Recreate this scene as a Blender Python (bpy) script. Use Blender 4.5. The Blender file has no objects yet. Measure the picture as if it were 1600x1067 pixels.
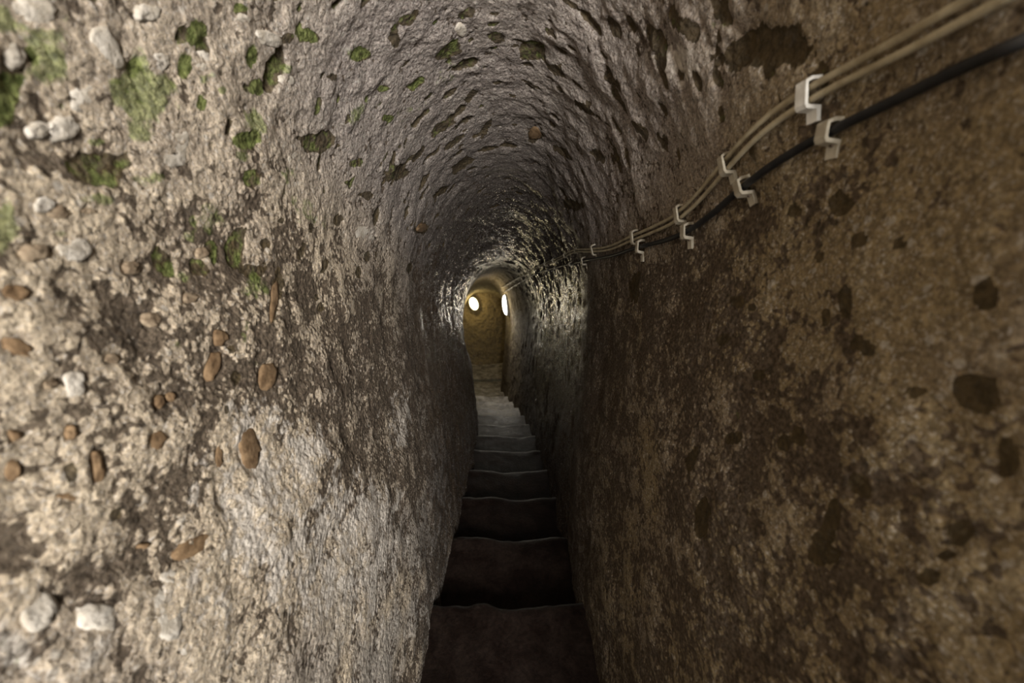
import bpy, math, random
import numpy as np
from mathutils import Vector, Matrix
from mathutils.bvhtree import BVHTree

random.seed(7)
RNG = np.random.default_rng(7)
scene = bpy.context.scene
col = scene.collection

# ------------------------------------------------------------------ frame of the place
# The tunnel runs down a slope.  Tunnel coordinates: x right, s down along the slope, n away from the slope.
A = math.radians(19.0)
FWD = np.array([0, math.cos(A), -math.sin(A)])
NUP = np.array([0, math.sin(A), math.cos(A)])
EYE = np.array([0, 0, 1.23])


def W(x, s, n):
    """tunnel coordinates -> world"""
    x, s, n = np.broadcast_arrays(np.asarray(x, float), np.asarray(s, float), np.asarray(n, float))
    return EYE + x[..., None] * np.array([1.0, 0, 0]) + s[..., None] * FWD + n[..., None] * NUP


# ------------------------------------------------------------------ camera
FPX = 560.0
cam_d = bpy.data.cameras.new('camera')
cam_d.sensor_width = 36
cam_d.lens = FPX * 36 / 1600
cam_d.clip_start = 0.02
cam = bpy.data.objects.new('camera', cam_d)
col.objects.link(cam)
PITCH = A + math.atan(15 / FPX)
YAW = -math.atan(7 / FPX)
cam.location = EYE
cam.rotation_euler = (math.pi / 2 - PITCH, 0, YAW)
cam_d.dof.use_dof = True
cam_d.dof.focus_distance = 1.25
cam_d.dof.aperture_fstop = 2.4
scene.camera = cam
CROT = np.array(cam.rotation_euler.to_matrix())


def project(P):
    q = (P - EYE) @ CROT
    d = -q[..., 2]
    d = np.where(np.abs(d) < 1e-6, 1e-6, d)
    return 800 + FPX * q[..., 0] / d, 533.5 - FPX * q[..., 1] / d, d


# ------------------------------------------------------------------ world and light
world = bpy.data.worlds.new('world')
scene.world = world
world.use_nodes = True
wb = world.node_tree.nodes['Background']
wb.inputs['Color'].default_value = (0.80, 0.90, 1.0, 1)
wb.inputs['Strength'].default_value = 0.18


def area(name, loc, target, sx, sy, power, color):
    d = bpy.data.lights.new(name, 'AREA')
    d.shape = 'RECTANGLE'
    d.size, d.size_y, d.energy, d.color = sx, sy, power, color
    o = bpy.data.objects.new(name, d)
    o.location = loc
    o.rotation_euler = (Vector(target) - Vector(loc)).to_track_quat('-Z', 'Y').to_euler()
    col.objects.link(o)
    return o


# daylight that reaches the tunnel mouth from behind and from the right of the doorway
area('daylight_at_mouth', W(0.50, -1.75, -0.20), W(-0.30, 1.0, 0.12), 0.5, 1.1, 128, (1.0, 0.96, 0.90))

scene.view_settings.view_transform = 'Standard'
scene.view_settings.look = 'None'
scene.view_settings.gamma = 1
scene.view_settings.use_curve_mapping = False
scene.view_settings.exposure = 0.0


# ------------------------------------------------------------------ numpy noise
def _hash(ix, iy, iz, seed):
    h = (ix.astype(np.uint32) * np.uint32(374761393) + iy.astype(np.uint32) * np.uint32(668265263)
         + iz.astype(np.uint32) * np.uint32(2147483647) + np.uint32(seed * 144665 + 1013))
    h = (h ^ (h >> np.uint32(13))) * np.uint32(1274126177)
    h = (h ^ (h >> np.uint32(16))) * np.uint32(2246822519)
    return h ^ (h >> np.uint32(15))


def _h01(ix, iy, iz, seed):
    return _hash(ix, iy, iz, seed).astype(np.float64) / 4294967295.0


def vnoise(P, f, seed=0):
    """smooth value noise in -1..1"""
    q = P * f + 1000.0
    i = np.floor(q).astype(np.int64)
    t = q - i
    t = t * t * t * (t * (t * 6 - 15) + 10)
    out = 0
    for dx in (0, 1):
        wx = t[..., 0] if dx else 1 - t[..., 0]
        for dy in (0, 1):
            wy = t[..., 1] if dy else 1 - t[..., 1]
            for dz in (0, 1):
                wz = t[..., 2] if dz else 1 - t[..., 2]
                out = out + wx * wy * wz * _h01(i[..., 0] + dx, i[..., 1] + dy, i[..., 2] + dz, seed)
    return out * 2 - 1


def fbm(P, f, octs, seed=0, gain=0.5):
    a, tot, out = 1.0, 0.0, 0
    for k in range(octs):
        out = out + a * vnoise(P, f * 2 ** k, seed + 17 * k)
        tot += a
        a *= gain
    return out / tot


def cells(P, f, seed=0, keep=0.5):
    """distance to the nearest kept cell point (in cell units) and that cell's random size"""
    q = P * f + 1000.0
    i = np.floor(q).astype(np.int64)
    best = np.full(P.shape[:-1], 9.0)
    for dx in (-1, 0, 1):
        for dy in (-1, 0, 1):
            for dz in (-1, 0, 1):
                jx, jy, jz = i[..., 0] + dx, i[..., 1] + dy, i[..., 2] + dz
                k = _h01(jx, jy, jz, seed + 5)
                ex = jx + _h01(jx, jy, jz, seed + 1) - q[..., 0]
                ey = jy + _h01(jx, jy, jz, seed + 2) - q[..., 1]
                ez = jz + _h01(jx, jy, jz, seed + 3) - q[..., 2]
                sz = 0.35 + 0.9 * _h01(jx, jy, jz, seed + 4)
                d = np.sqrt(ex * ex + ey * ey + ez * ez) / sz
                best = np.minimum(best, np.where(k < keep, d, 9.0))
    return best


def sstep(a, b, x):
    t = np.clip((x - a) / (b - a), 0, 1)
    return t * t * (3 - 2 * t)


# ------------------------------------------------------------------ material helpers
def new_mat(name):
    m = bpy.data.materials.new(name)
    m.use_nodes = True
    nt = m.node_tree
    return m, nt, nt.nodes['Principled BSDF']


class NT:
    """small helper to wire nodes"""
    def __init__(self, nt):
        self.nt = nt

    def node(self, t, **kw):
        n = self.nt.nodes.new(t)
        for k, v in kw.items():
            setattr(n, k, v)
        return n

    def put(self, sock, v):
        if hasattr(v, 'is_output') or isinstance(v, bpy.types.NodeSocket):
            self.nt.links.new(v, sock)
        else:
            sock.default_value = v

    def noise(self, vec, scale, detail=6, rough=0.55, dist=0.0):
        n = self.node('ShaderNodeTexNoise')
        self.put(n.inputs['Vector'], vec)
        n.inputs['Scale'].default_value = scale
        n.inputs['Detail'].default_value = detail
        n.inputs['Roughness'].default_value = rough
        n.inputs['Distortion'].default_value = dist
        return n.outputs['Fac']

    def voro(self, vec, scale, rnd=1.0):
        n = self.node('ShaderNodeTexVoronoi')
        self.put(n.inputs['Vector'], vec)
        n.inputs['Scale'].default_value = scale
        n.inputs['Randomness'].default_value = rnd
        return n

    def math(self, op, a, b=0.0, clamp=False):
        n = self.node('ShaderNodeMath', operation=op, use_clamp=clamp)
        self.put(n.inputs[0], a)
        self.put(n.inputs[1], b)
        return n.outputs[0]

    def ramp(self, fac, lo, hi, a=0.0, b=1.0):
        n = self.node('ShaderNodeMapRange', interpolation_type='SMOOTHSTEP')
        self.put(n.inputs['Value'], fac)
        self.put(n.inputs['From Min'], lo)
        self.put(n.inputs['From Max'], hi)
        self.put(n.inputs['To Min'], a)
        self.put(n.inputs['To Max'], b)
        return n.outputs['Result']

    def mix(self, fac, a, b, blend='MIX'):
        n = self.node('ShaderNodeMix', data_type='RGBA', blend_type=blend)
        self.put(n.inputs[0], fac)
        self.put(n.inputs[6], a)
        self.put(n.inputs[7], b)
        return n.outputs[2]

    def attr(self, name, out='Fac'):
        n = self.node('ShaderNodeAttribute', attribute_name=name)
        return n.outputs[out]

    def coords(self):
        return self.node('ShaderNodeTexCoord').outputs['Object']

    def bump(self, h, strength, dist, normal=None):
        n = self.node('ShaderNodeBump')
        self.put(n.inputs['Height'], h)
        n.inputs['Strength'].default_value = strength
        n.inputs['Distance'].default_value = dist
        if normal is not None:
            self.put(n.inputs['Normal'], normal)
        return n.outputs['Normal']


def rgb(c):
    return (c[0], c[1], c[2], 1)


def rock_material():
    m, nt, bsdf = new_mat('tuff_rock')
    N = NT(nt)
    v = N.coords()
    tone = N.attr('tone', 'Color')
    mott, lime, moss, pit, wet = (N.attr(k) for k in ('mottle', 'lime', 'moss', 'pit', 'wet'))
    grain = N.noise(v, 130, 5, 0.6)
    mid = N.noise(v, 55, 8, 0.62, 0.5)
    blot = N.noise(v, 15, 8, 0.66, 0.5)
    base = N.mix(1.0, tone, N.mix(N.ramp(grain, 0.3, 0.7), rgb((0.66, 0.65, 0.65)), rgb((1.3, 1.28, 1.25))), 'MULTIPLY')
    base = N.mix(1.0, base, N.mix(N.ramp(mid, 0.3, 0.7), rgb((0.76, 0.74, 0.74)), rgb((1.2, 1.2, 1.2))), 'MULTIPLY')
    # pale clasts a few millimetres to a centimetre across
    vo = N.voro(v, 58)
    pale = N.math('MULTIPLY', N.ramp(vo.outputs['Distance'], 0.36, 0.22), N.ramp(N.noise(v, 31, 2), 0.54, 0.6))
    base = N.mix(N.math('MULTIPLY', pale, 0.6), base, rgb((0.55, 0.51, 0.45)))
    sp = N.noise(v, 240, 3, 0.7)
    base = N.mix(N.math('MULTIPLY', N.ramp(sp, 0.57, 0.62), 0.55), base, rgb((0.62, 0.58, 0.54)))
    base = N.mix(N.math('MULTIPLY', N.ramp(sp, 0.42, 0.37), 0.6), base, rgb((0.10, 0.075, 0.065)))
    # dark crust of lichen and soot in ragged blotches
    dm = N.math('ADD', N.math('MULTIPLY', mid, 0.62), N.math('MULTIPLY', blot, 0.38))
    kv = N.voro(N.mix(0.02, v, N.node('ShaderNodeTexNoise').outputs['Color']), 95)
    dm = N.math('ADD', dm, N.math('MULTIPLY', N.math('SUBTRACT', kv.outputs['Distance'], 0.42), 0.16))
    dm = N.math('ADD', dm, N.math('MULTIPLY', N.attr('cavity'), 0.10))
    dm = N.math('ADD', dm, N.math('MULTIPLY', N.math('SUBTRACT', grain, 0.5), 0.12))
    thr = N.math('SUBTRACT', 0.66, N.math('MULTIPLY', mott, 0.22))
    dmask = N.ramp(dm, thr, N.math('ADD', thr, 0.05))
    dmask = N.math('MULTIPLY', dmask, 0.9)
    darkc = N.mix(N.ramp(grain, 0.35, 0.65), rgb((0.040, 0.027, 0.017)), rgb((0.12, 0.088, 0.062)))
    base = N.mix(dmask, base, darkc)
    # white lime crust
    ln = N.math('ADD', N.math('MULTIPLY', N.noise(v, 17, 9, 0.66, 0.4), 0.6), N.math('MULTIPLY', N.noise(v, 60, 4, 0.6), 0.4))
    lthr = N.math('SUBTRACT', 0.74, N.math('MULTIPLY', lime, 0.30))
    lmask = N.ramp(ln, lthr, N.math('ADD', lthr, 0.10))
    base = N.mix(N.math('MULTIPLY', lmask, 0.85), base, N.mix(N.ramp(grain, 0.3, 0.7), rgb((0.52, 0.465, 0.40)), rgb((0.76, 0.70, 0.63))))
    # hollows: brown earthy lining, moss in them and beside them
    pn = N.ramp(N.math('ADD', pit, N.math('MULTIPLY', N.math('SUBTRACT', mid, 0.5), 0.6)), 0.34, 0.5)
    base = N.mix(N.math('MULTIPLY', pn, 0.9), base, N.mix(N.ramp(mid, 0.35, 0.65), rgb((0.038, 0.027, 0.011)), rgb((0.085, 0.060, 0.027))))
    mn = N.ramp(N.math('ADD', moss, N.math('MULTIPLY', N.math('SUBTRACT', N.noise(v, 40, 7, 0.65), 0.5), 1.6)), 0.30, 0.58)
    base = N.mix(N.math('MULTIPLY', mn, 0.70), base, N.mix(N.ramp(grain, 0.3, 0.7), rgb((0.055, 0.085, 0.010)), rgb((0.27, 0.32, 0.10))))
    nt.links.new(base, bsdf.inputs['Base Color'])
    rough = N.ramp(N.math('ADD', wet, N.math('MULTIPLY', N.math('SUBTRACT', N.noise(v, 14, 5), 0.5), 0.5)), 0.2, 0.75, 0.92, 0.2)
    nt.links.new(rough, bsdf.inputs['Roughness'])
    bsdf.inputs['Specular IOR Level'].default_value = 0.26
    h = N.math('ADD', N.math('MULTIPLY', mid, 1.0), N.math('MULTIPLY', grain, 0.32))
    h = N.math('SUBTRACT', h, N.math('MULTIPLY', dmask, 0.10))
    h = N.math('SUBTRACT', h, N.math('MULTIPLY', kv.outputs['Distance'], 0.35))
    nb = N.bump(h, 0.9, 0.014)
    nt.links.new(nb, bsdf.inputs['Normal'])
    return m


def step_material(name, c0, c1, c2):
    m, nt, bsdf = new_mat(name)
    N = NT(nt)
    v = N.coords()
    a = N.noise(v, 8, 9, 0.65, 0.4)
    b = N.noise(v, 70, 6, 0.6)
    c = N.mix(N.ramp(a, 0.35, 0.68), rgb(c0), rgb(c1))
    c = N.mix(N.ramp(a, 0.70, 0.74), c, rgb(c2))
    c = N.mix(1.0, c, N.mix(N.ramp(b, 0.3, 0.7), rgb((0.7, 0.7, 0.7)), rgb((1.3, 1.3, 1.3))), 'MULTIPLY')
    nt.links.new(c, bsdf.inputs['Base Color'])
    nt.links.new(N.ramp(a, 0.3, 0.7, 0.42, 0.62), bsdf.inputs['Roughness'])
    bsdf.inputs['Specular IOR Level'].default_value = 0.2
    h = N.math('ADD', N.math('MULTIPLY', a, 0.7), N.math('MULTIPLY', b, 0.3))
    nt.links.new(N.bump(h, 0.5, 0.012), bsdf.inputs['Normal'])
    return m


def simple_rock(name, c0, c1, scale=60, rough=0.85, bump=0.4):
    m, nt, bsdf = new_mat(name)
    N = NT(nt)
    v = N.coords()
    a = N.noise(v, scale, 7, 0.62)
    nt.links.new(N.mix(N.ramp(a, 0.34, 0.66), rgb(c0), rgb(c1)), bsdf.inputs['Base Color'])
    bsdf.inputs['Roughness'].default_value = rough
    nt.links.new(N.bump(N.noise(v, scale * 2.4, 5), bump, 0.004), bsdf.inputs['Normal'])
    return m


M_ROCK = rock_material()
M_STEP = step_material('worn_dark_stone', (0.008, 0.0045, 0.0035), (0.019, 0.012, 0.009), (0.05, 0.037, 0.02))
M_STEPLIT = step_material('worn_lamplit_stone', (0.13, 0.115, 0.10), (0.40, 0.37, 0.33), (0.45, 0.42, 0.36))  # same step stone, colour lightened to paint in the far lamp's pool of light
M_STEPHALFLIT = step_material('worn_half_lit_stone', (0.04, 0.034, 0.029), (0.09, 0.08, 0.07), (0.12, 0.11, 0.09))  # in-between copy, the edge of that lamplight painted into the colour
M_OCHRE = simple_rock('ochre_clast', (0.12, 0.070, 0.032), (0.24, 0.155, 0.082))
M_GREYBROWN = simple_rock('grey_brown_clast', (0.17, 0.12, 0.075), (0.36, 0.28, 0.19))
M_PALE = simple_rock('pale_clast', (0.40, 0.35, 0.28), (0.60, 0.55, 0.48), 55, 0.9, 0.7)
M_DARKCLAST = simple_rock('dark_clast', (0.040, 0.026, 0.016), (0.095, 0.064, 0.040))
M_BEIGE = simple_rock('beige_cable_sheath', (0.30, 0.25, 0.16), (0.46, 0.40, 0.28), 35, 0.6, 0.1)
M_BLACK = simple_rock('black_cable_sheath', (0.005, 0.005, 0.006), (0.014, 0.013, 0.013), 35, 0.5, 0.1)
M_CLIP = simple_rock('aged_white_plastic', (0.33, 0.29, 0.22), (0.54, 0.50, 0.41), 60, 0.5, 0.15)
M_CLIPW = simple_rock('white_plastic', (0.62, 0.60, 0.55), (0.85, 0.84, 0.80), 60, 0.45, 0.15)
M_NAIL = simple_rock('rusty_steel', (0.05, 0.035, 0.025), (0.16, 0.11, 0.08), 200, 0.5, 0.2)
M_LAMPBODY = simple_rock('grey_lamp_casting', (0.40, 0.39, 0.36), (0.6, 0.58, 0.54), 80, 0.5, 0.1)


def emit_mat(name, color, strength):
    m, nt, bsdf = new_mat(name)
    N = NT(nt)
    g = N.noise(N.coords(), 30, 2)
    nt.links.new(N.mix(N.ramp(g, 0.3, 0.7), rgb([c * 0.96 for c in color]), rgb(color)), bsdf.inputs['Emission Color'])
    bsdf.inputs['Base Color'].default_value = (0.8, 0.8, 0.78, 1)
    bsdf.inputs['Emission Strength'].default_value = strength
    bsdf.inputs['Roughness'].default_value = 0.3
    return m


M_GLASS_COOL = emit_mat('lit_white_glass', (1.0, 0.97, 0.90), 10)
M_GLASS_WARM = emit_mat('lit_warm_glass', (1.0, 0.86, 0.45), 9)


# ------------------------------------------------------------------ object helpers
def mesh_obj(name, verts, faces, mat, parent=None, smooth=True):
    me = bpy.data.meshes.new(name)
    me.from_pydata([tuple(map(float, p)) for p in verts], [], faces)
    me.update()
    if smooth:
        me.polygons.foreach_set('use_smooth', np.ones(len(me.polygons), bool))
    if mat:
        me.materials.append(mat)
    o = bpy.data.objects.new(name, me)
    col.objects.link(o)
    if parent:
        o.parent = parent
        o.matrix_parent_inverse = Matrix.Identity(4)
    return o


def grid_obj(name, P, mat, attrs=None, flip=False, parent=None):
    """P: (R, C, 3) grid of world points"""
    R, C = P.shape[:2]
    idx = np.arange(R * C).reshape(R, C)
    q = np.stack([idx[:-1, :-1], idx[:-1, 1:], idx[1:, 1:], idx[1:, :-1]], -1).reshape(-1, 4)
    if flip:
        q = q[:, ::-1]
    me = bpy.data.meshes.new(name)
    me.vertices.add(R * C)
    me.vertices.foreach_set('co', P.reshape(-1).astype(np.float32))
    me.loops.add(q.size)
    me.loops.foreach_set('vertex_index', q.reshape(-1).astype(np.int32))
    me.polygons.add(len(q))
    me.polygons.foreach_set('loop_start', np.arange(0, q.size, 4, dtype=np.int32))
    me.polygons.foreach_set('loop_total', np.full(len(q), 4, np.int32))
    me.polygons.foreach_set('use_smooth', np.ones(len(q), bool))
    me.update(calc_edges=True)
    for k, val in (attrs or {}).items():
        if val.ndim == 3:
            a = me.attributes.new(k, 'FLOAT_COLOR', 'POINT')
            rgba = np.concatenate([val.reshape(-1, 3), np.ones((R * C, 1))], 1)
            a.data.foreach_set('color', rgba.reshape(-1).astype(np.float32))
        else:
            a = me.attributes.new(k, 'FLOAT', 'POINT')
            a.data.foreach_set('value', val.reshape(-1).astype(np.float32))
    me.materials.append(mat)
    o = bpy.data.objects.new(name, me)
    col.objects.link(o)
    if parent:
        o.parent = parent
    return o


def thing(name, label, cat, loc, group=None):
    o = bpy.data.objects.new(name, None)
    o.empty_display_size = 0.05
    o.location = loc
    col.objects.link(o)
    o['label'], o['category'] = label, cat
    if group:
        o['group'] = group
    return o


# ------------------------------------------------------------------ the tunnel surface
def centre(s):
    return np.interp(s, [-2, 3.2, 4.2, 5.0, 6.0, 7.0, 8.0, 9.8], [0, 0, -0.03, -0.10, -0.24, -0.42, -0.58, -0.72])


def crown(s):
    return np.interp(s, [-2, 2.5, 4.5, 7.0, 9.8], [0.86, 0.86, 0.88, 1.05, 1.04])


FLOOR_N = -1.16


def section(s, nt):
    """tunnel cross-section at s: nt points from the left floor corner over the crown to the right one"""
    H = crown(s)
    fw = float(np.interp(s, [3.5, 5.5], [0, 0.09]))
    left = [(-0.315, FLOOR_N - 0.16), (-0.325, FLOOR_N), (-0.365, -0.80), (-0.41, -0.45), (-0.455 - fw, -0.1), (-0.47 - fw, 0.15)]
    right = [(0.315, FLOOR_N - 0.16), (0.325, FLOOR_N), (0.345, -0.80), (0.375, -0.45), (0.405, -0.1), (0.415, 0.12)]
    th = np.linspace(0, 1, 41)[1:-1]
    arch = []
    for t in th:
        a = math.pi * (1 - t)
        hw = 0.47 + fw if math.cos(a) < 0 else 0.415
        arch.append((hw * math.cos(a), 0.13 + (H - 0.13) * math.sin(a) ** 0.96))
    # the passage opens out to the right behind the far lamp
    out = float(sstep(7.25, 7.75, s)) * 0.30
    pts = np.array(left + arch + right[::-1])
    pts[:, 0] += centre(s) + out * sstep(-0.1, 0.3, pts[:, 0])
    L = np.concatenate([[0], np.cumsum(np.linalg.norm(np.diff(pts, axis=0), axis=1))])
    u = np.linspace(0, L[-1], nt)
    return np.stack([np.interp(u, L, pts[:, 0]), np.interp(u, L, pts[:, 1])], -1)


def smooth_rows(a, k):
    ker = np.ones(k) / k
    pad = np.pad(a, ((0, 0), (k // 2, k // 2), (0, 0)), 'edge')
    return np.stack([np.stack([np.convolve(pad[i, :, j], ker, 'valid') for j in range(2)], -1) for i in range(len(a))])


S = [-0.9]
while S[-1] < 9.75:
    s = S[-1]
    S.append(s + (0.02 if s < 0.1 else max(0.0042, 0.0055 * s)))
S = np.array(S)
NTH = 820
XN = smooth_rows(np.stack([section(s, NTH) for s in S]), 25)
NS = len(S)
base = W(XN[..., 0], S[:, None], XN[..., 1])
# inward normals of the smooth tunnel
du = np.gradient(base, axis=1)
ds = np.gradient(base, axis=0)
nor = np.cross(du, ds)
nor /= np.linalg.norm(nor, axis=-1, keepdims=True)
mid_axis = W(centre(S)[:, None], S[:, None], np.full((1, 1), -0.1))
if np.mean(np.sum(nor * (mid_axis - base), -1)) < 0:
    nor = -nor

# coarse relief: undulating, hand-hewn walls
tn = np.broadcast_to(S[:, None], XN.shape[:2])
xx, nn = XN[..., 0] - centre(S)[:, None], XN[..., 1]
side = sstep(-0.1, 0.15, xx)                       # 0 left wall .. 1 right wall
ceil = sstep(0.15, 0.55, nn)                       # 1 on the vault
low = sstep(-0.35, -0.95, nn)
disp = 0.022 * fbm(base, 1.7, 3, 3) + 0.012 * fbm(base, 6, 2, 9)
P1 = base + nor * disp[..., None]
# BVH of the coarse surface, to find where a sight line meets the rock
sub = P1[::4, ::4]
r_, c_ = sub.shape[:2]
idx = np.arange(r_ * c_).reshape(r_, c_)
quads = np.stack([idx[:-1, :-1], idx[:-1, 1:], idx[1:, 1:], idx[1:, :-1]], -1).reshape(-1, 4)
BVH = BVHTree.FromPolygons(sub.reshape(-1, 3).tolist(), quads.tolist())
N1 = nor[::4, ::4].reshape(-1, 3)


def surf(px, py):
    """the rock point seen at a pixel of the photograph, with its inward normal and distance"""
    d = CROT @ np.array([(px - 800) / FPX, -(py - 533.5) / FPX, -1.0])
    d /= np.linalg.norm(d)
    loc, nrm, i, dist = BVH.ray_cast(Vector(EYE), Vector(d))
    if loc is None:
        return None
    nrm = np.array(nrm)
    if nrm @ d > 0:
        nrm = -nrm
    return np.array(loc), nrm, dist


def ellipse_axes(px, py, rx, ry, ang):
    """centre, in-surface axes and normal of a spot on the rock"""
    h = surf(px, py)
    if h is None:
        return None
    C, n, _ = h
    a = math.radians(ang)
    ax = []
    for (ux, uy, r) in ((math.cos(a), math.sin(a), rx), (-math.sin(a), math.cos(a), ry)):
        p, q = surf(px + ux * r, py + uy * r), surf(px - ux * r, py - uy * r)
        if p is None or q is None:
            return None
        e = (p[0] - q[0]) / 2
        ax.append(e - n * (e @ n))
    return C, ax[0], ax[1], n


FLATP = P1.reshape(-1, 3)


def spot_mask(E, P, soft=0.25, wob=None):
    """1 inside the ellipse on the rock, 0 outside; returns indices and values"""
    C, e1, e2, n = E
    R = max(np.linalg.norm(e1), np.linalg.norm(e2)) * 1.7
    ids = np.nonzero((np.abs(P - C) < R).all(1))[0]
    if len(ids) == 0:
        return ids, np.zeros(0), np.zeros(0)
    B = np.stack([e1, e2], 1)
    uv = (P[ids] - C) @ np.linalg.pinv(B).T
    r = np.linalg.norm(uv, axis=1)
    if wob is not None:
        r = r * (1 + wob.reshape(-1)[ids] * 0.75)
    return ids, 1 - sstep(1 - soft, 1 + soft, r), r


wob = fbm(P1, 30, 4, 41, 0.6)

# hollows where pebbles have fallen out: (px, py, rx, ry, angle, moss)
PITS = [
    (160, 260, 35, 26, 5, .55), (14, 135, 26, 52, 10, .95), (310, 50, 18, 20, -20, 1.), (378, 18, 12, 14, 0, 1.),
    (483, 56, 16, 11, 25, .8), (289, 108, 12, 17, 10, 1.), (392, 88, 9, 17, -5, 1.), (399, 137, 11, 10, 0, .9),
    (314, 160, 7, 12, 0, .9), (390, 218, 20, 13, 0, .95), (500, 222, 25, 17, -8, .5), (395, 279, 13, 16, 20, .55),
    (370, 386, 15, 30, 6, .6), (333, 391, 9, 19, -12, .8), (312, 416, 15, 11, 40, .5), (262, 413, 13, 25, -38, .7),
    (395, 423, 15, 10, 0, .1), (413, 380, 10, 9, 30, .1), (472, 395, 5, 11, 15, .1), (506, 418, 5, 12, 5, .1),
    (565, 86, 13, 10, -20, .95), (700, 82, 26, 9, -38, .6), (830, 80, 19, 13, 10, .5), (776, 58, 14, 8, 20, .3),
    (607, 185, 14, 6, 0, .9), (626, 271, 15, 10, -20, .35), (616, 62, 9, 12, 10, .4), (560, 255, 9, 6, 0, .5),
    (545, 286, 7, 5, 0, .4), (660, 357, 11, 8, -30, 0), (574, 305, 8, 7, 0, .1), (430, 470, 7, 36, 8, 0),
    (688, 200, 20, 6, -40, .4), (650, 130, 16, 6, -40, .6), (735, 150, 14, 6, -50, .3), (600, 140, 10, 6, -20, .6),
    (520, 120, 8, 6, 0, .5), (450, 60, 7, 7, 0, .4), (530, 345, 6, 10, 15, 0), (488, 355, 5, 8, 10, 0),
    (440, 345, 5, 5, 0, .2), (575, 400, 4, 9, 20, 0), (560, 425, 4, 8, 10, 0), (640, 420, 4, 8, 10, 0),
    (720, 260, 18, 6, -45, 0), (760, 200, 16, 5, -60, 0), (890, 320, 16, 9, 15, 0), (835, 212, 12, 10, 0, 0),
    (870, 110, 16, 7, 40, 0), (915, 170, 18, 7, 40, 0), (960, 130, 18, 7, 45, 0), (880, 240, 14, 5, 35, 0),
    (1000, 200, 18, 7, 45, 0), (935, 245, 15, 6, 40, 0), (690, 300, 14, 5, -45, 0), (655, 240, 14, 5, -40, .2),
    (640, 30, 14, 7, -30, .5), (730, 20, 14, 7, -30, .4), (1130, 20, 12, 26, -30, 0), (1080, 45, 10, 24, -35, 0),
    (1020, 60, 9, 20, -35, 0), (960, 45, 9, 18, -30, 0), (1185, 76, 62, 32, -12, 0), (1060, 30, 8, 22, -30, .3),
    (990, 446, 9, 22, 8, 0), (110, 735, 10, 18, 0, 0), (370, 590, 8, 10, 0, 0), (362, 545, 6, 8, 0, 0),
    (355, 640, 5, 9, 0, 0), (178, 805, 12, 9, -40, 0), (500, 480, 5, 9, 0, 0), (495, 465, 4, 6, 0, 0),
    (1520, 610, 46, 36, 5, 0), (1312, 318, 20, 22, 0, 0), (1150, 683, 15, 10, -10, 0), (1500, 832, 17, 17, 0, 0),
    (1478, 868, 16, 14, 0, 0), (1455, 900, 12, 12, 0, 0), (1320, 475, 12, 26, 5, 0), (1290, 495, 9, 16, 0, 0),
    (1150, 470, 12, 9, 0, 0), (1174, 480, 8, 7, 0, 0), (1130, 530, 9, 6, -20, 0), (1185, 585, 10, 7, -10, 0),
    (1355, 545, 14, 11, 10, 0), (1342, 535, 14, 9, 0, 0), (1540, 460, 20, 26, 0, 0), (1430, 612, 14, 9, 0, 0),
    (1345, 375, 12, 10, 0, 0), (1245, 330, 10, 8, 0, 0), (1405, 380, 14, 10, 0, 0), (1280, 400, 9, 8, 0, 0),
    (1245, 680, 10, 16, -15, 0), (1225, 690, 9, 12, 0, 0), (1345, 760, 12, 20, -25, 0), (1280, 870, 26, 14, -15, 0),
    (1095, 805, 10, 26, 8, 0), (1300, 810, 14, 40, 10, 0), (1080, 720, 9, 20, 8, 0), (1570, 720, 22, 30, 0, 0),
]
MOSS = [  # green smears on the open rock: (px, py, rx, ry, angle, strength)
    (225, 145, 46, 46, 0, .75), (216, 208, 22, 12, 20, .7), (60, 85, 45, 60, 0, .6), (8, 350, 16, 46, 0, .8),
    (152, 312, 30, 9, 10, .65), (398, 192, 26, 16, 25, .6), (155, 222, 16, 10, 0, .6), (230, 280, 18, 10, 0, .5),
    (450, 275, 12, 14, 0, .5), (400, 450, 28, 20, 0, .5), (290, 430, 14, 14, 0, .6), (320, 120, 14, 14, 0, .6),
    (345, 140, 8, 8, 0, .6), (445, 110, 16, 7, -25, .6), (380, 245, 16, 10, 0, .5), (295, 370, 12, 10, 0, .55),
    (555, 180, 30, 12, -30, .45), (480, 330, 40, 14, 40, .4), (30, 30, 60, 30, 0, .55), (560, 85, 20, 14, 0, .4),
    (330, 350, 24, 24, 0, .4), (100, 365, 16, 10, 0, .5), (1125, 40, 20, 10, 0, .4), (380, 520, 10, 40, 5, .4),
    (290, 540, 24, 10, 0, .25), (700, 120, 40, 12, -40, .3), (640, 170, 40, 12, -30, .3), (90, 190, 30, 40, 0, .35),
]
LIME = [  # white crust
    (430, 790, 70, 100, 10, .75), (400, 660, 36, 60, 10, .7), (560, 850, 90, 110, 12, .55), (625, 650, 22, 70, 5, .45),
    (500, 900, 80, 90, 0, .5), (470, 720, 40, 60, 20, .6), (575, 365, 22, 18, 0, .5), (80, 1010, 110, 70, 0, .4),
    (330, 930, 70, 60, 0, .35), (600, 970, 60, 110, 12, .35), (365, 640, 14, 30, 0, .6), (660, 640, 14, 60, 0, .3),
    (1066, 98, 42, 40, 0, .75), (1230, 60, 40, 18, -50, .4), (1090, 90, 20, 26, 0, .5), (1440, 20, 60, 60, 0, .35),
]
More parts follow.
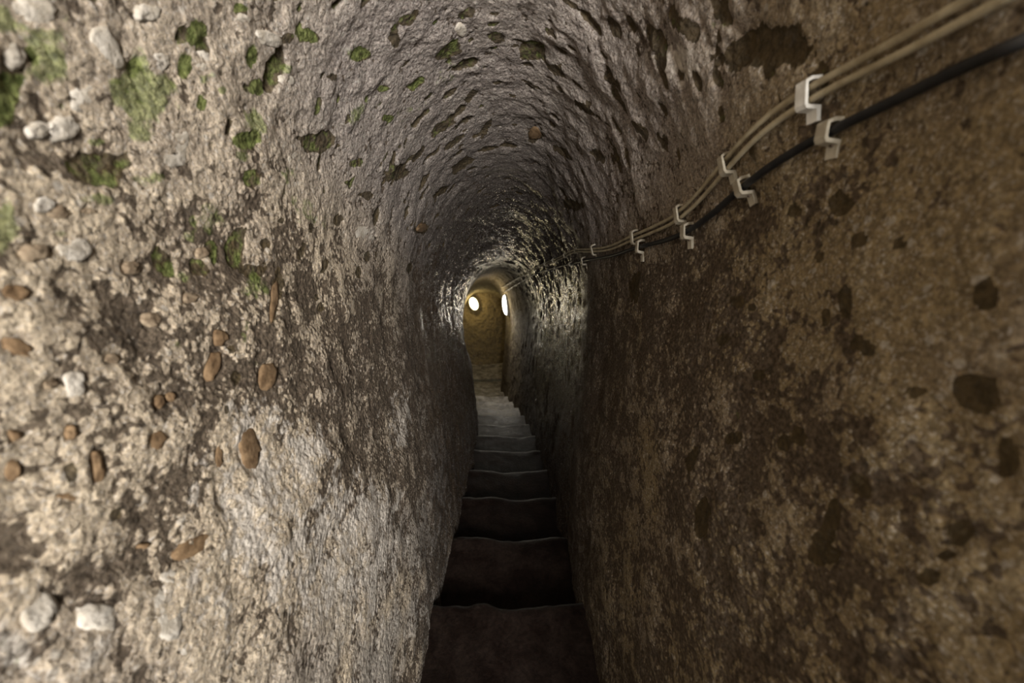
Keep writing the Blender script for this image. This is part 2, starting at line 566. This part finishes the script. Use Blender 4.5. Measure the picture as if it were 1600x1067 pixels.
BLOTCH = [  # where the dark crust is thick (+) or missing (-)
    (565, 560, 120, 80, 20, .5), (230, 515, 90, 40, 0, .35), (300, 770, 60, 40, 0, .35), (290, 850, 100, 40, -20, .3),
    (90, 850, 90, 60, 20, .3), (650, 560, 50, 100, 0, .4), (400, 620, 60, 50, 0, .3), (160, 930, 60, 40, 0, .3), (520, 760, 60, 120, 20, .25),
    (1130, 810, 60, 150, 8, .5), (1290, 810, 45, 130, 8, .6), (1400, 770, 60, 120, 0, .35), (1130, 620, 100, 70, 0, .4),
    (1060, 560, 50, 90, 15, .4), (1230, 690, 60, 60, 0, .35), (1350, 940, 90, 60, -20, .35), (1180, 960, 90, 80, 0, .3), (1320, 470, 16, 90, 5, .5),
    (1250, 430, 60, 60, 0, -.4), (1420, 560, 70, 110, 0, -.5), (1160, 170, 90, 60, 0, -.3), (1420, 420, 120, 90, 0, -.35), (1210, 740, 25, 150, 5, -.3), (1000, 800, 30, 200, 8, -.3),
    (1500, 700, 60, 60, 0, -.2), (130, 420, 110, 60, 0, -.3), (260, 250, 100, 60, 0, -.3), (450, 800, 60, 90, 10, -.3),
]
OCHRE = [  # brown pebbles sitting in the left wall: (px, py, rx, ry, angle)
    (306, 853, 36, 17, -30), (393, 705, 18, 34, -8), (155, 727, 13, 28, 3), (250, 687, 17, 15, -35), (335, 573, 11, 24, 18),
    (347, 527, 11, 13, 0), (421, 588, 13, 24, 8), (30, 458, 24, 14, 8), (114, 677, 11, 12, 0), (270, 621, 9, 8, 0),
    (252, 626, 10, 11, 0), (430, 470, 7, 34, 8), (660, 357, 9, 7, -30), (835, 211, 10, 9, 0),
    (32, 545, 30, 14, 30), (25, 680, 15, 10, 0), (108, 776, 22, 9, 10), (22, 735, 13, 22, 0), (344, 713, 7, 18, 0), (228, 852, 12, 6, -10),
]
GREYB = [
    (96, 330, 22, 14, 0), (300, 465, 14, 10, 0), (240, 500, 16, 12, 20), (180, 560, 14, 10, 0), (80, 600, 14, 12, 0), (60, 395, 24, 16, 0),
    (318, 395, 12, 9, 0), (210, 420, 16, 12, 0), (140, 330, 14, 10, 0),
]
PALE = [
    (168, 80, 24, 42, -28), (60, 14, 40, 26, 0), (250, 97, 19, 15, 10), (318, 97, 12, 17, 10), (346, 98, 13, 15, 0),
    (232, 20, 22, 18, 0), (421, 62, 24, 11, 20), (450, 128, 12, 11, 0), (275, 232, 34, 30, -20), (118, 600, 20, 20, 0), (260, 958, 36, 42, 10),
    (135, 152, 28, 24, 0), (22, 90, 22, 24, 0), (1074, 95, 22, 26, -10), (721, 47, 10, 10, 0), (462, 245, 11, 16, 30),
    (155, 965, 34, 26, 0), (65, 950, 30, 34, 0), (265, 900, 16, 12, 0), (60, 205, 22, 16, 0), (100, 200, 26, 22, 0), (300, 1020, 26, 22, 0),
    (380, 30, 12, 9, 0), (120, 390, 30, 18, 0), (70, 320, 22, 14, 0), (575, 365, 20, 14, 0),
]

pit = np.zeros(len(FLATP))
moss = np.zeros(len(FLATP))
lime = np.zeros(len(FLATP))
dent = np.zeros(len(FLATP))
for (px, py, rx, ry, an, ms) in PITS:
    E = ellipse_axes(px, py, rx, ry, an)
    if E is None:
        continue
    ids, m, r = spot_mask(E, FLATP, 0.16, wob)
    depth = 0.38 * min(np.linalg.norm(E[1]), np.linalg.norm(E[2]))
    pit[ids] = np.maximum(pit[ids], m)
    dent[ids] = np.minimum(dent[ids], -min(0.5 * depth, 0.009) * m * (0.8 + 0.2 * (1 - np.clip(r, 0, 1))))
    if ms > 0:
        ids, m2, r = spot_mask(E, FLATP, 0.35, wob)
        moss[ids] = np.maximum(moss[ids], ms * m2 * (0.5 + 0.5 * np.clip(r, 0, 1)))
for lst, arr in ((MOSS, moss), (LIME, lime)):
    for (px, py, rx, ry, an, st) in lst:
        E = ellipse_axes(px, py, rx, ry, an)
        if E is None:
            continue
        ids, m, r = spot_mask(E, FLATP, 0.6, wob)
        arr[ids] = np.maximum(arr[ids], (st + (0.25 if arr is lime else 0)) * m)
STONES = []
for lst, mat, kind in ((OCHRE, M_OCHRE, 'ochre'), (GREYB, M_GREYBROWN, 'grey'), (PALE, M_PALE, 'pale')):
    for (px, py, rx, ry, an) in lst:
        E = ellipse_axes(px, py, rx, ry, an)
        if E is None:
            continue
        ids, m, r = spot_mask((E[0], E[1] * 1.12, E[2] * 1.12, E[3]), FLATP, 0.14)
        if kind != 'pale':
            dent[ids] = np.minimum(dent[ids], -0.0035 * m)
        moss[ids] *= 1 - m
        STONES.append((E, mat, kind))
shape2 = P1.shape[:2]
dmot = np.zeros(len(FLATP))
for (px, py, rx, ry, an, st) in BLOTCH:
    E = ellipse_axes(px, py, rx, ry, an)
    if E is not None:
        ids, m, r = spot_mask(E, FLATP, 0.7, wob)
        dmot[ids] += 0.8 * st * m
pit, moss, lime, dent, dmot = (a.reshape(shape2) for a in (pit, moss, lime, dent, dmot))

# scattered small hollows all over the vault, fewer on the walls
arc = np.linspace(0, 4.25, NTH)[None, :] + 0 * tn
chis = np.stack([arc * 0.45, tn, 0.15 * fbm(base, 3, 2, 88)], -1)
dcell = cells(chis, 17, 5, 0.34)
dcell2 = cells(chis, 38, 15, 0.34)
small = sstep(0.36, 0.26, dcell + 0.10 * wob) * np.clip(0.20 + ceil, 0, 1) * sstep(6.5, 4.5, tn)
small2 = sstep(0.38, 0.28, dcell2 + 0.10 * wob) * np.clip(0.35 + ceil, 0, 1) * sstep(4, 2.5, tn)
pit = np.maximum(pit, 0.8 * np.maximum(small * sstep(0.1, 0.5, tn), small2 * 0.9))
dent = np.minimum(dent, -0.011 * small * sstep(0.1, 0.5, tn) - 0.004 * small2)
moss = np.maximum(moss, 0.42 * (small + small2).clip(0, 1) * sstep(1.9, 0.9, tn) * (1 - 0.5 * side))
rough_amp = 0.0055 + 0.0035 * ceil + 0.002 * (1 - side)
fine = rough_amp * fbm(base, 21, 4, 77, 0.6) * sstep(-0.3, 0.3, tn)
hew = (0.008 + 0.012 * ceil * sstep(-0.1, 0.25, xx) + 0.008 * sstep(1.5, 3.5, tn)) * (np.abs(fbm(chis, 13, 3, 99)) - 0.25)
hew = hew * (0.35 + 0.65 * np.maximum(ceil, sstep(1.5, 3.5, tn)))
cavity = np.clip(-(fine / rough_amp) * 1.6 - (hew / 0.012) * 0.5 * ceil, -1, 1)
P2 = P1 + nor * (fine + dent + hew)[..., None]

# colour of the stone, with some light and shade put into it
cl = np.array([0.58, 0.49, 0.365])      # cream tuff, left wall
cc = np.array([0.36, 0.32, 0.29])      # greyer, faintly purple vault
cr = np.array([0.285, 0.225, 0.13])      # tan right wall, darkened further for its shaded side
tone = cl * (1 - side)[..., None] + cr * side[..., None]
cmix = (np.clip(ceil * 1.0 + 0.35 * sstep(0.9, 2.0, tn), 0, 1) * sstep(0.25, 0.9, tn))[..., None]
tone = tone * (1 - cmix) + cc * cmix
bl = sstep(-0.1, 0.5, fbm(base, 5, 3, 21))[..., None]
tone = tone * (1 - 0.25 * bl) + np.array([0.27, 0.235, 0.23]) * 0.25 * bl
foot = (low * sstep(-0.35, -0.1, fbm(base, 4, 3, 31)) * (1 - side))[..., None]  # cool bluish light at the left wall's base, mixed into the tone
tone = tone * (1 - 0.5 * foot) + np.array([0.36, 0.37, 0.38]) * 0.5 * foot
deep_shade = sstep(0.9, 2.4, tn)[..., None]     # damp deep part, its colour darkened further for the daylight's falloff
tone = tone * (1 - 0.88 * deep_shade) + np.array([0.034, 0.026, 0.022]) * 0.88 * deep_shade
lit_olive = np.maximum(sstep(6.4, 7.1, tn), side * sstep(4.6, 6.0, tn))[..., None]  # lamplight on the far walls, painted as a lighter olive tone
tone = tone * (1 - 0.7 * lit_olive) + np.array([0.20, 0.16, 0.07]) * 0.7 * lit_olive
reg = fbm(base, 3.2, 3, 51)
mottle = np.clip(0.47 + 0.45 * reg + 0.25 * sstep(0.1, -0.5, nn) - 0.25 * ceil - 0.45 * lime + 0.22 * sstep(0.5, 1.0, tn) * (1 - ceil), 0, 1)
mottle = np.clip(mottle - 0.08 * low + dmot, 0, 1)
lime_all = np.clip(lime + (0.30 + 0.3 * reg) * (1 - side) * sstep(0.5, -0.4, nn) * sstep(2.2, 1.0, tn) + 0.18 * ceil * sstep(2, .8, tn), 0, 1)
wet = sstep(1.3, 2.4, tn) * sstep(6.6, 3.6, tn) * (0.95 - 0.25 * sstep(2.6, 4.5, tn))
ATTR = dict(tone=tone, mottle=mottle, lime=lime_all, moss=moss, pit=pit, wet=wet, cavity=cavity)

# split the one surface into left wall, vault and right wall along shared edges
jl, jr = int(NTH * 0.355), int(NTH * 0.615)
i0 = int(np.searchsorted(S, -0.02))


def piece(name, i_a, j_a, j_b):
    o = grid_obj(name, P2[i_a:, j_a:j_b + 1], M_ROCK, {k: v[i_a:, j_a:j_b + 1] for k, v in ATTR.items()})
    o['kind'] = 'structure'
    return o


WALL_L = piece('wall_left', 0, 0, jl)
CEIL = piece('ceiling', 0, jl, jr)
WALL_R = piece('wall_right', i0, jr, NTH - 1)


# end wall of the far landing
def end_wall():
    xs = np.linspace(-1.5, 0.4, 130)
    ns = np.linspace(1.3, -1.5, 180)
    X, Nn = np.meshgrid(xs, ns)
    s_ = 9.45 + 0.08 * ((X + 0.7) / 0.5) ** 2
    B = W(X, s_, Nn)
    d = 0.05 * fbm(B, 3, 3, 61) + 0.030 * fbm(B, 13, 4, 62, 0.65)
    B = B - d[..., None] * FWD
    z = np.zeros(X.shape)
    o = grid_obj('wall_back', B, M_ROCK, dict(tone=np.broadcast_to(np.array([0.26, 0.20, 0.09]), X.shape + (3,)), mottle=z + 0.45,
                 lime=z, moss=z, pit=z, wet=z + 0.3))
    o['kind'] = 'structure'


end_wall()

# the rock face beside the doorway, right of the mouth
X, Nn = np.meshgrid(np.linspace(0, 1, 12), np.linspace(0, 1, 60))
edge = P2[i0, jr:, :]
ei = (Nn * (len(edge) - 1)).astype(int)
J = edge[ei] + X[..., None] * np.array([0.55, 0.02, 0])
J = J + 0.02 * fbm(J, 6, 3, 71)[..., None] * np.array([0, -1, 0]) * X[..., None]
zz = np.zeros(X.shape)
jamb = grid_obj('trim_1', J, M_ROCK, dict(tone=np.broadcast_to(cr, X.shape + (3,)), mottle=zz + 0.4, lime=zz, moss=zz, pit=zz, wet=zz))
jamb['kind'] = 'structure'

# ------------------------------------------------------------------ pebbles set in the walls
_ico = None


def ico(sub):
    import bmesh
    bm = bmesh.new()
    bmesh.ops.create_icosphere(bm, subdivisions=sub, radius=1)
    v = np.array([p.co[:] for p in bm.verts])
    f = [[q.index for q in p.verts] for p in bm.faces]
    bm.free()
    return v, f


IV, IF = ico(3)
for k, (E, mat, kind) in enumerate(STONES):
    C, e1, e2, n = E
    off = RNG.uniform(0, 50, 3)
    r = 1 + 0.30 * fbm(IV + off, 1.3, 2, 5) + 0.20 * fbm(IV + off, 3.4, 2, 6)
    v = IV * r[:, None]
    # a flattened broken face towards the tunnel
    thick = 0.012
    top = np.tanh(v[:, 2] * 1.8)
    V = C + v[:, :1] * e1 + v[:, 1:2] * e2 + (top * thick * (0.75 if kind != 'pale' else 0.5) - (0.0080 if kind != 'pale' else 0.0042) + 0.0022 * fbm(IV + off, 2.6, 2, 9))[:, None] * n
    par = WALL_L if np.dot(C - EYE, [1, 0, 0]) < 0 else WALL_R
    if np.dot(C - EYE, NUP) > 0.42:
        par = CEIL
    mesh_obj('stone', V, IF, mat, par)

# ------------------------------------------------------------------ steps cut in the rock
FLOOR = bpy.data.objects.new('floor', None)
FLOOR.location = W(0, 1.5, FLOOR_N)
FLOOR['kind'] = 'structure'
col.objects.link(FLOOR)
YH = np.array([0, 1.0, 0])
ZH = np.array([0, 0, 1.0])
TREAD, RISE = 0.5 * math.cos(A), 0.5 * math.sin(A)


def make_step(k):
    s_k = 1.515 + 0.5 * k
    cx = float(centre(s_k))
    nx = 72
    half = 0.40 if s_k < 7 else 0.62
    xs = np.linspace(-half, half, nx) + (0.1 if s_k >= 7.2 else 0)
    rs = np.random.default_rng(100 + k)
    ph = rs.uniform(0, 6)
    worn = np.exp(-((xs - 0.03 - rs.uniform(-.04, .08)) / 0.15) ** 2)
    line_x = np.stack([xs * 3 + ph, xs * 0 + k * 3.1, xs * 0], -1)
    wob_z = 0.007 * fbm(line_x, 2.0, 3, 7)
    tilt = -0.020 * xs * rs.uniform(0.2, 1.0)
    drop = -0.013 * worn * rs.uniform(0.5, 1.2) + wob_z + tilt
    back = -0.018 * worn + 0.014 * fbm(line_x, 3.0, 3, 8)
    # profile from the back of the tread over the rounded nosing and down the riser
    prof = [(-TREAD - 0.10, -0.004, 0)] + [(-t * TREAD, -0.003 * (1 - t), 0.4) for t in np.linspace(0.95, 0.16, 14)]
    prof += [(-0.05, 0.0, 0.8), (-0.032, 0.0, 0.95), (-0.018, -0.002, 1), (-0.008, -0.007, 1), (-0.002, -0.014, 1), (0.0, -0.024, 1), (-0.004, -0.05, .8)]
    prof += [(-0.012, -0.09, .4), (-0.015, -RISE - 0.03, 0), (-0.015, -RISE - 0.14, 0)]
    P0 = W(cx, s_k, FLOOR_N)
    G = np.zeros((len(prof), nx, 3))
    for i, (py, pz, w) in enumerate(prof):
        G[i] = P0 + xs[:, None] * np.array([1.0, 0, 0]) + (py + back * w)[:, None] * YH + (pz + drop * (0.35 + 0.65 * w))[:, None] * ZH
    G += (0.0035 * fbm(G, 14, 3, 12))[..., None] * ZH
    o = grid_obj('step', G - FLOOR_LOC, M_STEPLIT if k >= 8 else (M_STEPHALFLIT if k >= 6 else M_STEP), None, True, FLOOR)
    return o


FLOOR_LOC = np.array(FLOOR.location)
for k in range(-4, 15):
    make_step(k)
# landing at the foot of the end wall
X, Y = np.meshgrid(np.linspace(-1.45, 0.3, 40), np.linspace(0, 1, 40))
LB = W(X, 8.62 + 0 * X, FLOOR_N + 0.02) + (Y * 1.1)[..., None] * YH
LB = LB + (0.012 * fbm(LB, 5, 4, 13))[..., None] * ZH
grid_obj('landing', LB - FLOOR_LOC, M_STEPLIT, None, True, FLOOR)


# ------------------------------------------------------------------ cables and clips
def resample(P, n):
    L = np.concatenate([[0], np.cumsum(np.linalg.norm(np.diff(P, axis=0), axis=1))])
    u = np.linspace(0, L[-1], n)
    return np.stack([np.interp(u, L, P[:, i]) for i in range(3)], -1)


sub2 = P2[2::4, 2::4]
r2, c2 = sub2.shape[:2]
idx = np.arange(r2 * c2).reshape(r2, c2)
quads = np.stack([idx[:-1, :-1], idx[:-1, 1:], idx[1:, 1:], idx[1:, :-1]], -1).reshape(-1, 4)
BVH2 = BVHTree.FromPolygons(sub2.reshape(-1, 3).tolist(), quads.tolist())


def clear_of_rock(P, lift, rounds=6):
    """push the points of a path out of the rock until they clear it"""
    P = P.copy()
    for _ in range(rounds):
        for i, p in enumerate(P):
            loc, nr, k, d = BVH2.find_nearest(Vector(p))
            loc = np.array(loc)
            inw = W(centre(p[1] * math.cos(A) - (p[2] - EYE[2]) * math.sin(A)), p[1] * math.cos(A) - (p[2] - EYE[2]) * math.sin(A), 0.0) - p
            nr = np.array(nr)
            if nr @ inw < 0:
                nr = -nr
            h = (p - loc) @ nr
            if h < lift:
                P[i] = p + nr * (lift - h)
        P[1:-1] = (P[:-2] + 2 * P[1:-1] + P[2:]) / 4
    return P


def path_on_rock(pix, lift, step=6.0):
    pts = []
    for (x0, y0), (x1, y1) in zip(pix[:-1], pix[1:]):
        n = max(2, int(math.hypot(x1 - x0, y1 - y0) / step))
        for t in np.arange(n) / n:
            pts.append((x0 + (x1 - x0) * t, y0 + (y1 - y0) * t))
    pts.append(pix[-1])
    out = []
    for p in pts:
        h = surf(*p)
        if h is not None:
            out.append(h[0] + h[1] * lift)
    out = np.array(out)
    for _ in range(4):
        out[1:-1] = (out[:-2] + 2 * out[1:-1] + out[2:]) / 4
    return clear_of_rock(resample(out, 300), lift)


def tube(name, P, r, mat, sides=10, parent=None):
    P = np.asarray(P, float)
    T = np.gradient(P, axis=0)
    T /= np.linalg.norm(T, axis=1, keepdims=True)
    up = np.array([0.3, 0.2, 1.0])
    V, F = [], []
    a = np.linspace(0, 2 * math.pi, sides, endpoint=False)
    for p, t in zip(P, T):
        b = np.cross(t, up)
        b /= np.linalg.norm(b)
        c = np.cross(b, t)
        V.append(p + r * (np.cos(a)[:, None] * b + np.sin(a)[:, None] * c))
    V = np.concatenate(V)
    for i in range(len(P) - 1):
        for j in range(sides):
            k = (j + 1) % sides
            F.append([i * sides + j, i * sides + k, (i + 1) * sides + k, (i + 1) * sides + j])
    F.append(list(range(sides))[::-1])
    F.append(list(range((len(P) - 1) * sides, len(P) * sides)))
    return mesh_obj(name, V, F, mat, parent)


def shift(pix, d0, far=(785, 470)):
    """move a path sideways by an amount that shrinks towards the vanishing point"""
    out = []
    for x, y in pix:
        k = math.hypot(x - far[0], y - far[1]) / 600
        out.append((x + d0[0] * k, y + d0[1] * k))
    return out


BEIGE = [(1640, -62), (1500, 12), (1395, 72), (1262, 139), (1205, 180), (1135, 254), (1098, 302), (1062, 337), (1030, 352), (990, 369), (955, 386), (927, 389),
         (897, 388), (880, 401), (858, 407), (832, 421), (806, 436), (785, 449)]
BLACKP = [(1640, 56), (1540, 92), (1430, 150), (1297, 208), (1225, 252), (1160, 297), (1120, 337), (1073, 367), (1040, 377), (1000, 386), (965, 399), (930, 404), (893, 412),
          (868, 418), (840, 425), (812, 442), (788, 456)]
FAR_B = [(785, 449)]
pb = path_on_rock(BEIGE, 0.0095)
t1 = tube('cable', resample(pb, 260), 0.0045, M_BEIGE)
t1['label'], t1['category'], t1['group'] = 'upper of the two thin beige cables clipped along the right vault', 'cable', 'cables along the right wall'
pb2 = path_on_rock(shift(BEIGE, (9, 15)), 0.0095)
t2 = tube('cable', resample(pb2, 260), 0.0045, M_BEIGE)
t2['label'], t2['category'], t2['group'] = 'lower of the two thin beige cables, just above the black cable', 'cable', 'cables along the right wall'
pk = path_on_rock(BLACKP, 0.0105)
t3 = tube('cable', resample(pk, 260), 0.0062, M_BLACK)
t3['label'], t3['category'], t3['group'] = 'thick black cable clipped to the right wall below the beige pair', 'cable', 'cables along the right wall'


def extrude_profile(pts, w):
    """strip with thickness: pts = outer and inner outline in (b, n); extruded along t by w"""
    n = len(pts)
    V = [(x, -w / 2, z) for x, z in pts] + [(x, w / 2, z) for x, z in pts]
    F = [[i, (i + 1) % n, n + (i + 1) % n, n + i] for i in range(n)]
    h = n // 2
    for i in range(h - 1):
        F.append([i, n - 1 - i, n - 2 - i, i + 1])
        F.append([n + i, n + i + 1, n + n - 2 - i, n + n - 1 - i])
    return V, F


def clip_parts(inner, height):
    """a nail-in saddle clip: a hooked strap over the cable with a foot and a steel nail"""
    a = inner / 2
    th = 0.0045
    outer = [(-a - 0.004, -0.004), (-a - 0.004, height * 0.7), (-a - 0.001, height + th * .8), (a - 0.002, height + th), (a + 0.002, height + th * .4), (a + 0.004, 0.004), (a + 0.016, 0.0035)]
    innr = [(a + 0.016, -0.002), (a + 0.0005, -0.002), (a - 0.0015, height - 0.0015), (a - 0.003, height), (-a + 0.001, height), (-a - 0.0005, height * .65), (-a - 0.0005, -0.004)]
    return extrude_profile(outer + innr, 0.015)


def ring_mesh(r, z0, z1, n=10):
    a = np.linspace(0, 2 * math.pi, n, endpoint=False)
    V = [(r * math.cos(t), r * math.sin(t), z0) for t in a] + [(r * .8 * math.cos(t), r * .8 * math.sin(t), z1) for t in a]
    F = [[i, (i + 1) % n, n + (i + 1) % n, n + i] for i in range(n)] + [list(range(n, 2 * n)), list(range(n))[::-1]]
    return V, F


def mk_mesh(name, VF, mat, smooth=False):
    me = bpy.data.meshes.new(name)
    me.from_pydata([tuple(map(float, v)) for v in VF[0]], [], VF[1])
    me.update()
    me.materials.append(mat)
    return me


ME_SADDLE2 = mk_mesh('saddle', clip_parts(0.023, 0.015), M_CLIP)
ME_SADDLE1 = mk_mesh('saddle', clip_parts(0.015, 0.0185), M_CLIP)
ME_SADDLEW = mk_mesh('saddle', clip_parts(0.024, 0.017), M_CLIPW)
nv, nf = ring_mesh(0.0028, 0.002, 0.0065)
ME_NAIL = mk_mesh('nail', ([(x + 0.0185 - 0.006, y, z) for x, y, z in nv], nf), M_NAIL)
ME_NAIL1 = mk_mesh('nail', ([(x + 0.017 - 0.006, y, z) for x, y, z in nv], nf), M_NAIL)


def add_clip(path, q, twin, label, big=False, scale=1.0):
    # scale lengthens the clip across the cable
    """q: index into the cable path"""
    p = path[q]
    t = path[min(q + 2, len(path) - 1)] - path[max(q - 2, 0)]
    t /= np.linalg.norm(t)
    # the rock's normal there
    loc, nr, i, d = BVH2.find_nearest(Vector(p))
    n = p - np.array(loc)
    n /= np.linalg.norm(n)
    n = n - t * (n @ t)
    n /= np.linalg.norm(n)
    b = np.cross(t, n)
    if b @ NUP > 0:
        b, t = -b, -t
    base_p = np.array(loc) + n * 0.001
    Mx = Matrix((b, t, n)).transposed().to_4x4()
    Mx.translation = Vector(base_p)
    Mx = Mx @ Matrix.Rotation(random.uniform(-0.18, 0.18), 4, 'Z') @ Matrix.Diagonal((scale, 1.05, 1.0, 1.0))
    e = thing('cable_clip', label, 'clip', (0, 0, 0), 'clips on the beige cables' if twin else 'clips on the black cable')
    e.matrix_world = Mx
    for nm, me in (('saddle', ME_SADDLEW if big else (ME_SADDLE2 if twin else ME_SADDLE1)), ('nail', ME_NAIL if twin else ME_NAIL1)):
        o = bpy.data.objects.new(nm, me)
        o.parent = e
        col.objects.link(o)


pmid = (resample(pb, 1600) + resample(pb2, 1600)) / 2
pblk = resample(pk, 1600)


def at_pixel(path, px):
    u, v, d = project(path)
    return int(np.argmin(np.abs(u - px)))


for px, lab, big, sc in (
        (1262, 'big bright white clip on the beige cables, largest of all the clips', True, 1.25),
        (1135, 'off-white clip on the beige cables, next one down from the big white clip', False, 1.3),
        (1062, 'off-white clip on the beige cables where they bend towards the tunnel depth', False, 1.45),
        (990, 'small clip on the beige cables just before their shallow sag', False, 1.55),
        (927, 'small clip on the beige cables at the low end of their sag', False, 1.6),
        (898, 'tiny clip on the beige cables where they kink downwards in the dark', False, 1.0)):
    add_clip(pmid, at_pixel(pmid, px), True, lab, big, sc)
for px, lab, sc in (
        (1297, 'broad off-white clip on the black cable, below the big white clip', 1.35),
        (1160, 'off-white hooked clip on the black cable, second from the tunnel mouth', 1.5),
        (1073, 'off-white clip on the black cable where it bends, third from the mouth', 1.7),
        (1000, 'small off-white clip on the black cable, fourth from the mouth', 1.9),
        (912, 'small clip on the black cable at the far end of its level run', 1.9),
        (892, 'tiny clip on the black cable beside the dangling loop', 1.0)):
    add_clip(pblk, at_pixel(pblk, px), False, lab, False, sc)
ORD = ('first', 'second', 'third', 'fourth', 'fifth', 'sixth', 'seventh', 'eighth', 'ninth', 'tenth', 'eleventh', 'twelfth', 'thirteenth',
       'fourteenth', 'fifteenth', 'sixteenth', 'seventeenth', 'eighteenth', 'nineteenth', 'twentieth')
for path, px0, twin, lab in ((pmid, 882, True, ' of the dim tiny clips on the beige cables beyond their dark kink'),
                             (pblk, 868, False, ' of the dim tiny clips on the black cable beyond the dangling loop')):
    q0 = at_pixel(path, px0)
    seg = path[q0:]
    L = np.concatenate([[0], np.cumsum(np.linalg.norm(np.diff(seg, axis=0), axis=1))])
    u, i = 0.0, 0
    while u < L[-1] - 0.1:
        add_clip(path, q0 + int(np.searchsorted(L, u)), twin, ORD[i] + lab)
        u += 0.36
        i += 1

# loop of slack cable hanging below the run
lp = [surf(838, 424), surf(843, 431), surf(850, 433), surf(857, 429), surf(858, 421)]
lp = np.array([h[0] + h[1] * (0.012 + 0.02 * (i in (1, 2, 3))) for i, h in enumerate(lp)])
lp = resample(lp, 40)
for _ in range(8):
    lp[1:-1] = (lp[:-2] + 2 * lp[1:-1] + lp[2:]) / 4
o = tube('cable_loop', lp, 0.005, M_BLACK)
o['label'], o['category'] = 'short slack loop of black cable hanging under the vault in the depth', 'cable'


# ------------------------------------------------------------------ the two lamps
def lamp(name, px, py, label, rx, ry, mat, power, color, surface=None, tilt=0.0, aim=None):
    if surface is None:
        C, n, d = surf(px, py)
    else:
        C, n = surface
    z = np.array([0, 0, 1.0])
    z = z - n * (z @ n)
    z /= np.linalg.norm(z)
    x = np.cross(z, n)
    Mx = Matrix((x, z, n)).transposed().to_4x4()
    Mx.translation = Vector(C + n * 0.004)
    Mx = Mx @ Matrix.Rotation(tilt, 4, 'Z')
    e = thing(name, label, 'lamp', (0, 0, 0))
    e.matrix_world = Mx

    def oval(prof, nseg=28):
        V, F = [], []
        a = np.linspace(0, 2 * math.pi, nseg, endpoint=False)
        for sc, h in prof:
            for t in a:
                V.append((rx * sc * math.cos(t), ry * sc * math.sin(t), h))
        for i in range(len(prof) - 1):
            for j in range(nseg):
                k = (j + 1) % nseg
                F.append([i * nseg + j, i * nseg + k, (i + 1) * nseg + k, (i + 1) * nseg + j])
        F.append(list(range((len(prof) - 1) * nseg, len(prof) * nseg)))
        return V, F
    mesh_obj('lamp_base', *oval([(1.12, -0.02), (1.12, 0.018), (1.06, 0.026), (0.9, 0.027)]), M_LAMPBODY, e)
    mesh_obj('glass_cover', *oval([(0.98, 0.02), (0.97, 0.045), (0.88, 0.07), (0.68, 0.088), (0.4, 0.098), (0.1, 0.1)]), mat, e)
    rim = oval([(1.0, 0.026), (1.06, 0.03), (1.06, 0.04), (0.99, 0.043)])
    mesh_obj('rim', *rim, M_LAMPBODY, e)
    ld = bpy.data.lights.new(name + '_light', 'SPOT' if aim is not None else 'POINT')
    ld.energy, ld.color, ld.shadow_soft_size = power, color, 0.05
    lo = bpy.data.objects.new(name + '_light', ld)
    lo.parent = e
    lo.location = (0, 0, 0.27)
    if aim is not None:
        ld.spot_size, ld.spot_blend = math.radians(100), 0.8
        here = Mx @ Vector((0, 0, 0.17))
        R = (Vector(aim) - here).to_track_quat('-Z', 'Y').to_matrix().to_4x4()
        lo.matrix_local = Matrix.Translation((0, 0, 0.17)) @ (Mx.to_3x3().inverted() @ R.to_3x3()).to_4x4()
    col.objects.link(lo)
    if aim is not None:                      # what the glass scatters to all sides
        gd = bpy.data.lights.new(name + '_glow', 'POINT')
        gd.energy, gd.color, gd.shadow_soft_size = 9, (1.0, 0.84, 0.56), 0.06
        g = bpy.data.objects.new(name + '_glow', gd)
        g.parent = e
        g.location = (0, 0.05, 0.22)
        col.objects.link(g)
    return e


lamp('wall_lamp', 794, 476, 'white glowing oval lamp on the right wall at the far corner', 0.085, 0.20, M_GLASS_COOL, 28, (1.0, 0.96, 0.88), aim=W(-0.2, 5.3, -1.1))
Cw = W(centre(9.4) - 0.185, 9.32, 0.73)
lamp('wall_lamp', 0, 0, 'warm yellow glowing lamp high on the end wall of the passage', 0.11, 0.17, M_GLASS_WARM, 6.5, (1.0, 0.80, 0.38),
     (Cw, -FWD), 0.35)
